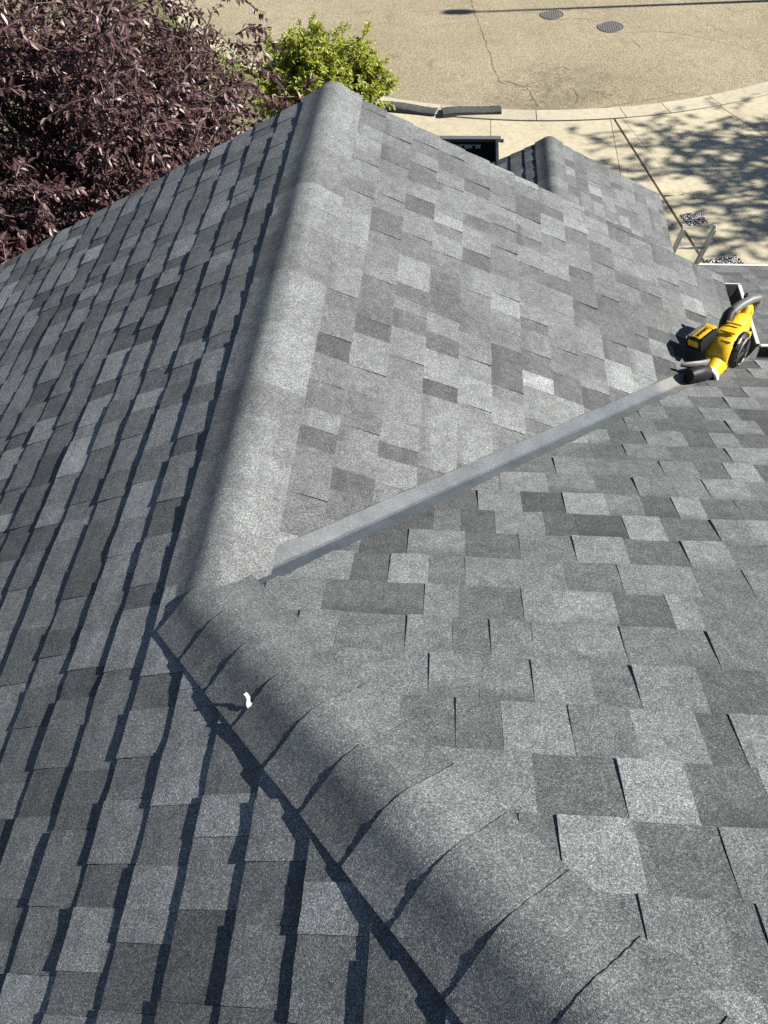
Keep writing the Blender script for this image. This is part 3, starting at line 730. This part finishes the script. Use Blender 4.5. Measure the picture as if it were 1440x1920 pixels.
# ------------------------------------------------------------------ leaf blower resting in the valley
def leaf_blower():
    a = Vector((.57, .80, .08)).normalized(); b = Vector((.74, -.62, .16)); b = (b-a*b.dot(a)).normalized(); c = b.cross(a)
    nC = Vector((0, S, 1)).normalized(); lo, hi = 2.0, 5.0
    for _ in range(40):
        t = (lo+hi)/2; p = at(1364, 646, t)
        if min(p.dot(nC), p.dot(Vector((S, 0, 1)).normalized())) > .130: lo = t
        else: hi = t
    O = at(1364, 646, lo)
    M = Matrix((a, b, c)).transposed().to_4x4() @ Matrix.Scale(.83, 4); M.translation = O            # local: x = along body, y = intake side, z = up
    e = empty('leaf_blower', O, 'yellow cordless leaf blower with black nozzle lying in the roof valley', 'leaf blower')
    def fin(mb, name, m, par=e, ang=35, **kw): return shade_auto(mb.xf(M).out(name, m, par, **kw), ang)
    # scroll-shaped fan housing
    bm = bmesh.new(); n = 44; rings = []
    prof = [(.62, -.066), (.86, -.063), (.96, -.046), (1.0, -.018), (1.0, .018), (.96, .042), (.84, .058), (.60, .062)]
    for k in range(n):
        th = 2*math.pi*k/n; rad = .108+.026*((th/(2*math.pi)))
        rings.append([bm.verts.new((math.cos(th+2.6)*rad*f*1.32-.01, y, -math.sin(th+2.6)*rad*f*.9)) for f, y in prof])
    for k in range(n):
        p, q2 = rings[k], rings[(k+1) % n]
        for j in range(len(prof)-1): bm.faces.new((p[j], p[j+1], q2[j+1], q2[j]))
    bm.faces.new([r[0] for r in rings]); bm.faces.new([r[-1] for r in rings][::-1])
    mb = MB(); mb.bm = bm; hs = fin(mb, 'fan_housing', M_YELLOW)
    # outlet duct and motor tail
    fin(MB().tube([(.04, .0, -.02), (-.07, .0, -.035), (-.14, .002, -.042), (-.20, .004, -.045), (-.225, .004, -.045)], [.098, .092, .078, .062, .056], 22, flat=.74), 'outlet_duct', M_YELLOW)
    fin(MB().tube([(.02, -.01, .01), (.11, -.012, .015), (.18, -.01, .01), (.235, -.006, .0), (.262, -.004, -.008)], [.088, .084, .072, .050, .020], 22, flat=.80), 'motor_cover', M_YELLOW)
    fin(MB().tube([(.20, -.01, .05), (.235, -.012, .075), (.27, -.012, .06), (.28, -.01, .02), (.25, -.01, -.01)], [.022, .026, .026, .026, .022], 12), 'rear_bracket', M_YELLOW)
    for x in (-.03, .05): fin(MB().box((0, 0, 0), (.006, .085, .014), Matrix.Translation((x, .0, .112)), .002), 'seam_rib', M_YELLOW)
    fin(MB().box((0, 0, 0), (.014, .05, .014), Matrix.Translation((-.075, .02, .088)), .004), 'seam_rib', M_YELLOW)
    fin(MB().box((0, 0, 0), (.03, .03, .02), Matrix.Translation((-.165, -.03, .012)), .005), 'screw_boss', M_YELLOW)
    # handle: arch of grey rubber with black front clamp
    fin(MB().tube([(.085, -.06, .08), (.12, -.062, .108), (.20, -.042, .116), (.28, -.016, .110), (.335, .004, .09), (.345, .008, .055), (.30, .0, .01)], [.028, .027, .026, .026, .026, .024, .022], 16), 'handle', M_GREYP)
    fin(MB().tube([(.05, -.045, .045), (.085, -.058, .085), (.12, -.062, .108), (.145, -.057, .112)], [.040, .037, .033, .030], 16), 'handle_clamp', M_BLACK)
    fin(MB().tube([(.18, -.058, .10), (.205, -.045, .075), (.235, -.035, .055)], [.010, .016, .014], 10), 'trigger', M_YELLOW)
    fin(MB().box((0, 0, 0), (.03, .016, .024), Matrix.Translation((.285, -.045, .125)), .004), 'lock_lever', M_BLACK)
    # intake cover with guard ribs
    ic = fin(MB().lathe([(.0, .050), (.098, .050), (.106, .058), (.106, .074), (.094, .088), (.06, .098), (0, .100)], (-.005, 0, -.012), (0, 1, 0), 36), 'intake_cover', M_BLACK)
    for k in range(9):
        th = k*2*math.pi/9
        fin(MB().tube([(-.005+.02*math.cos(th), .100, -.012+.02*math.sin(th)), (-.005+.06*math.cos(th+.2), .099, -.012+.06*math.sin(th+.2)), (-.005+.100*math.cos(th+.35), .084, -.012+.100*math.sin(th+.35))], .005, 6), 'guard_rib', M_BLACK, ic)
    fin(MB().lathe([(.072, .095), (.077, .100), (.083, .094)], (-.005, 0, -.012), (0, 1, 0), 36), 'guard_ring', M_GREYP, ic)
    fin(MB().box((0, 0, 0), (.034, .008, .022), Matrix.Translation((-.045, .074, .085)) @ Matrix.Rotation(-.5, 4, 'Y') @ Matrix.Rotation(-.8, 4, 'X'), .002), 'label_plate', M_PAPER, ic)
    fin(MB().box((0, 0, 0), (.026, .03, .03), Matrix.Translation((.075, .076, .045)), .004), 'latch', M_YELLOW, ic)
    # battery pack on its rail
    fin(MB().box((0, 0, 0), (.11, .08, .075), Matrix.Translation((-.03, -.085, .035)), .012), 'battery_mount', M_YELLOW)
    MBt = Matrix.Translation((-.105, -.108, .088)) @ Matrix.Rotation(R(12), 4, 'Z') @ Matrix.Rotation(R(8), 4, 'X') @ Matrix.Diagonal((1.28, 1.32, 1.2, 1))
    def bf(mb, name, m, par=None, ang=35): return shade_auto(mb.xf(M @ MBt).out(name, m, par or e), ang)
    bp = bf(MB().box((0, 0, 0), (.118, .078, .062), None, .012), 'battery', M_BLACK)
    bf(MB().box((0, 0, .0275), (.088, .044, .012), None, .004), 'battery_plate', M_YELLOW, bp)
    bf(MB().box((.050, 0, .024), (.026, .050, .022), None, .004), 'release_button', M_YELLOW, bp)
    bf(MB().box((-.056, 0, .008), (.012, .052, .032), None, .004), 'battery_end', M_YELLOW, bp)
    for s_ in (-1, 1): bf(MB().box((0, .033*s_, .022), (.098, .014, .026), None, .006), 'corner_guard', M_GREYP if s_ < 0 else M_BLACK, bp)
    cu = bpy.data.curves.new('lettering', 'FONT'); cu.body = 'DEWALT'; cu.size = .021; cu.extrude = .0006; cu.align_x = 'CENTER'; cu.align_y = 'CENTER'; cu.offset = .0006
    tmp = bpy.data.objects.new('lettering_tmp', cu); COL.objects.link(tmp); dg = bpy.context.evaluated_depsgraph_get()
    me = bpy.data.meshes.new_from_object(tmp.evaluated_get(dg)); bpy.data.objects.remove(tmp)
    me.transform(M @ MBt @ Matrix.Translation((-.008, 0, .0342)) @ Matrix.Rotation(R(180), 4, 'Z')); me.materials.clear(); me.materials.append(M_BLACK)
    obj('lettering', me, bp)
    # collar and short black nozzle lying on the metal
    fin(MB().lathe([(.044, -.248), (.058, -.248), (.062, -.242), (.062, -.226), (.056, -.218), (.048, -.218)], (0, .004, -.045), (1, 0, 0), 28), 'collar', M_WHITE)
    pz = Matrix(M).inverted()
    q0 = M @ Vector((-.22, .004, -.045)); n2 = Vector((S, 0, 1)).normalized()
    e1 = onplane(1291, 706, (S, 0, 1), .045); mid = (q0+e1)/2 + Vector((0, 0, .012))
    shade_auto(MB().tube([q0, q0.lerp(mid, .5), mid, mid.lerp(e1, .6), e1], [.038, .040, .042, .040, .034], 20, flat=.85, upv=(0, 0, 1)).out('nozzle', M_BLACK, e))
    e2 = onplane(1278, 684, (S, 0, 1), .05); 
    shade_auto(MB().tube([q0+Vector((-.01, .04, .03)), (q0+e2)/2+Vector((0, 0, .03)), e2], [.024, .022, .012], 12, flat=.6, upv=(0, 0, 1)).out('nozzle_hook', M_GREYP, e))
leaf_blower()

# white printed scrap on the hip, and a bent nail tab
def scrap():
    bpy.context.view_layer.update(); hit = scene.ray_cast(bpy.context.evaluated_depsgraph_get(), CAM, ray(468, 1314).normalized())
    p = hit[1]+hit[2]*.003
    e = empty('paper_scrap', p, 'tiny white printed scrap stuck on the hip cap', 'scrap')
    r = CR; f = Vector((0, 1, 0)); vs = []; fs = []
    for i in range(7):
        t = i/6; c = p + r*(.016*t-.008+.003*math.sin(t*6)) + f*(-.026*t+.012) + Vector((0, 0, .010*(1-t)**2+.002)); w = .004+.0035*t*t
        d = Vector((.75, .55, .25)).normalized(); vs += [c-d*w, c+d*w]
        if i: fs.append((2*i-2, 2*i-1, 2*i+1, 2*i))
    o = obj('body', mesh_from('body', vs, fs, M_PAPER), e); m = o.modifiers.new('t', 'SOLIDIFY'); m.thickness = .0006
    vs = []; fs = []
    for k in range(4):
        c = p + r*(.006+.0016*k) + f*(-.006-.0035*k)+Vector((0, 0, .0025)); i = len(vs)
        vs += [c+r*-.003, c+r*.003, c+r*.003+f*.001, c-r*.003+f*.001]; fs.append((i, i+1, i+2, i+3))
    obj('print', mesh_from('print', vs, fs, M_PRINT), e)
scrap()

# ------------------------------------------------------------------ open bin, ladder
def bin_():
    z1 = ZG+1.15; tr = onz(934, 256, z1); W, D_, H = 2.0, 3.4, 1.15
    x1, y1 = tr.x, tr.y; x0, y0 = x1-W, y1-D_; e = empty('waste_bin', ((x0+x1)/2, (y0+y1)/2, ZG), 'black open-topped steel bin standing on the driveway behind the roof', 'bin')
    t = .05
    for c, sz in (((x0+t/2, (y0+y1)/2, ZG+.1+H/2-.05), (t, D_-2*t, H-.12)), ((x1-t/2, (y0+y1)/2, ZG+.1+H/2-.05), (t, D_-2*t, H-.12)), (((x0+x1)/2, y0+t/2, ZG+.1+H/2-.05), (W, t, H-.12)), (((x0+x1)/2, y1-t/2, ZG+.1+H/2-.05), (W, t, H-.12))):
        MB().box(c, sz).out('side_panel', M_DARKSTEEL, e)
    MB().box(((x0+x1)/2, (y0+y1)/2, ZG+.12), (W-2*t-.01, D_-2*t-.01, .04)).out('floor_panel', M_DARKSTEEL, e)
    M_RIM = simple('worn_grey_rim', (.12, .125, .125), .6, .2, var=.25, scale=14)
    MB().box(((x0+x1)/2, y1-.045, z1-.02), (W+.10, .11, .06), None, .008).out('rim', M_RIM, e)
    MB().box(((x0+x1)/2, y0+.045, z1-.02), (W+.10, .11, .06), None, .008).out('rim', M_RIM, e)
    MB().box((x1-.02, (y0+y1)/2, z1-.022), (.05, D_-.22, .05), None, .006).out('rim', M_DARKSTEEL, e)
    MB().box((x0+.02, (y0+y1)/2, z1-.022), (.05, D_-.22, .05), None, .006).out('rim', M_DARKSTEEL, e)
    MB().box(((x0+x1)/2-.1, y1-.075, z1-.14), (W*.8, .03, .06)).out('hinge_strip', M_ALU, e)
    for k in range(9): MB().box((x0+.25+k*.19, y1-.095, z1-.14), (.05, .012, .05)).out('hinge_knuckle', M_DARKSTEEL, e)
    MB().tube([(x1+.04, y1-.05, z1-.05), (x1+.10, y1-.05, z1-.05)], .03, 10).out('pin', M_DARKSTEEL, e)
    for x in (x0+.2, x1-.2): MB().box((x, (y0+y1)/2, ZG+.05), (.12, D_-.2, .10)).out('skid', M_DARKSTEEL, e)
bin_()
def ladder():
    xr_ = DE.x+.02; wd = .335; ye = DE.y+.055; lean = math.radians(74); d = Vector((0, -math.cos(lean), math.sin(lean)))
    base_h = DE.z-ZG; foot = Vector((0, ye+base_h/math.tan(lean), ZG)); top = base_h/math.sin(lean)+.58
    e = empty('ladder', (xr_-wd/2, foot.y, ZG), 'aluminium ladder leaning against the white roof edge', 'ladder')
    nrm = Vector((0, math.sin(lean), math.cos(lean)))
    for x in (xr_, xr_-wd):
        M = Matrix((Vector((1, 0, 0)), nrm, d)).transposed().to_4x4(); M.translation = foot+Vector((x, 0, 0))
        sgn = 1 if x == xr_ else -1; mb = MB()
        mb.box((0, 0, top/2), (.006, .075, top)); mb.box((-sgn*.013, .0345, top/2), (.020, .006, top)); mb.box((-sgn*.013, -.0345, top/2), (.020, .006, top))
        mb.xf(M).out('rail', M_ALU, e)
    k = 1
    while k*.305 < top-.1:
        c = foot+d*(k*.305+.02); MB().tube([c+Vector((xr_-wd+.004, 0, 0)), c+Vector((xr_-.004, 0, 0))], .016, 12).out('rung', M_ALU, e, True); k += 1
    for x in (xr_, xr_-wd): MB().box((x, foot.y, ZG+.02), (.05, .10, .04), None, .006).out('foot', M_BLACK, e)
ladder()

# ------------------------------------------------------------------ trees
def leaves_mesh(name, pts, L, W, m, r, fold=.35, droop=.4):
    """pts: (position, outward dir); one folded, curved six-face leaf each"""
    vs, fs, val = [], [], []
    for p, dirv in pts:
        d = (Vector(dirv)+Vector((r.uniform(-.7, .7), r.uniform(-.7, .7), r.uniform(-.6, .5)-droop))).normalized()
        s_ = d.cross(Vector((r.uniform(-.5, .5), r.uniform(-.5, .5), 1))).normalized(); n = s_.cross(d); l = L*r.uniform(.6, 1.2); w = W*r.uniform(.7, 1.2)*.5; cv = r.uniform(.0, .3)*l
        i = len(vs); p = Vector(p)
        vs += [p, p+d*l*.33+s_*w*.9+n*w*fold, p+d*l*.70+s_*w*.75+n*(w*fold-cv*.4), p+d*l-n*cv, p+d*l*.70-s_*w*.75+n*(w*fold-cv*.4), p+d*l*.33-s_*w*.9+n*w*fold, p+d*l*.33, p+d*l*.70-n*cv*.4]
        fs += [(i, i+1, i+6), (i+1, i+2, i+7, i+6), (i+2, i+3, i+7), (i, i+6, i+5), (i+5, i+6, i+7, i+4), (i+4, i+7, i+3)]
        v = min(1, max(0, r.gauss(.45, .25))); val += [v]*8
    me = mesh_from(name, vs, fs, m); me.attributes.new('leafrand', 'FLOAT', 'POINT').data.foreach_set('value', val); return me
def grow(base, targets, r, trunk_r, fork):
    """limbs from the fork point out to targets, each with side twigs; returns tube list and twig list"""
    limbs, twigs = [], []
    for t in targets:
        t = Vector(t); m1 = fork.lerp(t, .35)+Vector((r.uniform(-.15, .15), r.uniform(-.15, .15), .10)); m2 = fork.lerp(t, .7)+Vector((r.uniform(-.12, .12), r.uniform(-.12, .12), .08))
        limbs.append([fork, m1, m2, t])
    return limbs
def tree(name, base, label, group, center, radii, n_limb, n_twig, n_leaf, L, W, leafm, barkm, seed, trunk_r=.1, keep=None, droop=.4, twig_len=.5, shell=.45, gaps=None):
    r = random.Random(seed); base = Vector(base); center = Vector(center); e = empty(name, base, label, 'tree', group)
    fork = base.lerp(Vector((center.x, center.y, base.z)), .3); fork.z = base.z+(center.z-base.z)*.45
    mb = MB(); mb.tube([base, base.lerp(fork, .5)+Vector((.03, .02, 0)), fork], [trunk_r*1.25, trunk_r, trunk_r*.85], 10); trunk = shade_auto(mb.out('trunk', barkm, e), 60)
    targets = []
    for _ in range(n_limb):
        while True:
            v = Vector((r.uniform(-1, 1), r.uniform(-1, 1), r.uniform(-.7, 1)))
            if .35 < v.length < 1: break
        targets.append(center+Vector((v.x*radii[0], v.y*radii[1], v.z*radii[2]))*1.0)
    pts = []; tw = MB(); lb = MB()
    for limb in grow(base, targets, r, trunk_r, fork):
        if n_limb < 100 or r.random() < .45: lb.tube(limb[:3]+[limb[2].lerp(limb[3], .6)], [trunk_r*.5, trunk_r*.3, trunk_r*.14, trunk_r*.05], 7)
        for _ in range(n_twig):
            q = r.uniform(.3, 1)*3; i = min(2, int(q)); p = limb[i].lerp(limb[i+1], q-i)
            v = Vector((r.gauss(0, 1), r.gauss(0, 1), r.gauss(.25, .8))).normalized(); ln = twig_len*r.uniform(.5, 1.3)
            p2 = p+v*ln*.5+Vector((0, 0, .03)); p3 = p+v*ln+Vector((0, 0, -.05*droop))
            if keep and not (keep(p3) and keep(p)): continue
            if gaps and gaps(p3): continue
            tw.tube([p, p2, p3], [trunk_r*.07, trunk_r*.05, trunk_r*.025], 4, cap=False)
            for _ in range(n_leaf):
                k = r.uniform(.15, 1.0); c = (p.lerp(p2, k*2) if k < .5 else p2.lerp(p3, k*2-1))
                ln_dir = (v+Vector((r.gauss(0, .6), r.gauss(0, .6), r.gauss(0, .5)))).normalized()
                if keep is None or keep(c+ln_dir*L): pts.append((c+ln_dir*.01, ln_dir))
    shade_auto(lb.out('limbs', barkm, e), 60); tw.out('twigs', barkm, e, kind='stuff')
    obj('crown', leaves_mesh('crown', pts, L, W, leafm, r, droop=droop), e, kind='stuff')
    print(name, len(pts)); return e
# keep foliage off the roof
keep_p = lambda p: p.y > YG+.12
def gap_p(p):
    x, y, z = pix(p); return noise.noise(p*1.15+Vector((3.1, .4, 7.7))) > (.34 if x < 330 else .10 if y < 300 else .22)
tree('purple_tree', (-3.6, 6.6, ZG-.05), 'large purple-leaved tree filling the top left behind the roof', None, (-2.75, 5.5, -1.75), (2.1, 2.8, 1.85), 195, 36, 22, .074, .034, M_PURPLE, M_BARKP, 3, .085, keep_p, .35, .42, gaps=gap_p)
gc = onz(597, 152, ZG+2.1)
tree('green_tree', (gc.x-.05, gc.y+.1, ZG-.05), 'small bright green round-crowned tree beside the road', None, gc, (1.2, .95, .80), 110, 26, 26, .080, .042, M_GREEN, M_BARK, 8, .05, None, .3, .32)
tree('shade_tree', (16.6, 13.9, ZG-.05), 'leafy tree beyond the right edge casting dappled shade on the driveway', None, (16.6, 13.6, ZG+7.2), (3.2, 3.5, 2.0), 70, 15, 15, .125, .085, M_GREEN2, M_BARK, 12, .14, None, .3, .8)
# low shrubs under the purple tree
def shrub(px, py, r0, seed, label, m, n=900, h=.6):
    r = random.Random(seed); p = onz(px, py); e = empty('shrub', (p.x, p.y, ZG-.06), label, 'shrub', 'low shrubs under the purple tree'); pts = []; st = MB()
    for _ in range(22):
        a = r.uniform(0, 6.28); q = r.uniform(.2, 1)*r0; t = Vector((p.x+math.cos(a)*q, p.y+math.sin(a)*q, ZG+h*r.uniform(.5, 1.1))); b0 = Vector((p.x, p.y, ZG-.05))
        st.tube([b0, b0.lerp(t, .5)+Vector((0, 0, .1)), t], [.012, .008, .003], 5)
        for _ in range(n//22):
            k = r.uniform(.3, 1.05); pts.append((b0.lerp(t, k)+Vector((r.gauss(0, .09), r.gauss(0, .09), r.gauss(.03, .08))), Vector((math.cos(a), math.sin(a), .6))))
    st.out('stems', M_BARK, e, kind='stuff'); obj('foliage', leaves_mesh('foliage', pts, .09, .045, m, r), e, kind='stuff')
for i, (x, y, q, lb) in enumerate([(330, 90, .9, 'olive shrub seen through the upper middle of the purple tree'), (430, 150, .8, 'olive shrub at the right fringe of the purple tree'), (210, 60, 1.0, 'olive shrub behind the top of the purple tree'),
                                (60, 140, 1.1, 'olive shrub behind the left of the purple tree'), (300, 250, .9, 'olive shrub below the middle of the purple tree'), (400, 230, .7, 'olive shrub just above the roof edge under the purple tree')]):
    shrub(x, y, q, 40+i, lb, M_OLIVE)

# ------------------------------------------------------------------ street lamp whose shadow crosses the road
def street_lamp():
    tip = onz(905, 21); H = 8.2; off = H/math.tan(SUN_EL); base = Vector((tip.x+off*math.cos(SUN_AZ)+.0, tip.y+off*math.sin(SUN_AZ), ZG))
    e = empty('street_lamp', base, 'street lamp beyond the right edge casting a thin shadow on the road', 'street lamp')
    MB().lathe([(.16, 0), (.16, .05), (.10, .12), (.075, .2)], base, (0, 0, 1), 16).out('base', M_GREYP, e, True)
    MB().tube([base, base+Vector((0, 0, H*.5)), base+Vector((0, 0, H-.12))], [.085, .07, .05], 14).out('pole', M_GREYP, e, True)
    MB().tube([base+Vector((.0, 0, H-.35)), base+Vector((-.12, 0, H-.08)), base+Vector((-.35, 0, H-.0))], [.05, .045, .04], 10).out('arm', M_GREYP, e, True)
    MB().tube([base+Vector((-.20, 0, H-.02)), base+Vector((-.45, 0, H+.02)), base+Vector((-.75, 0, H+.03)), base+Vector((-.85, 0, H+.03))], [.07, .19, .18, .08], 14, flat=.9).out('lamp_head', M_GREYP, e, True)
street_lamp()
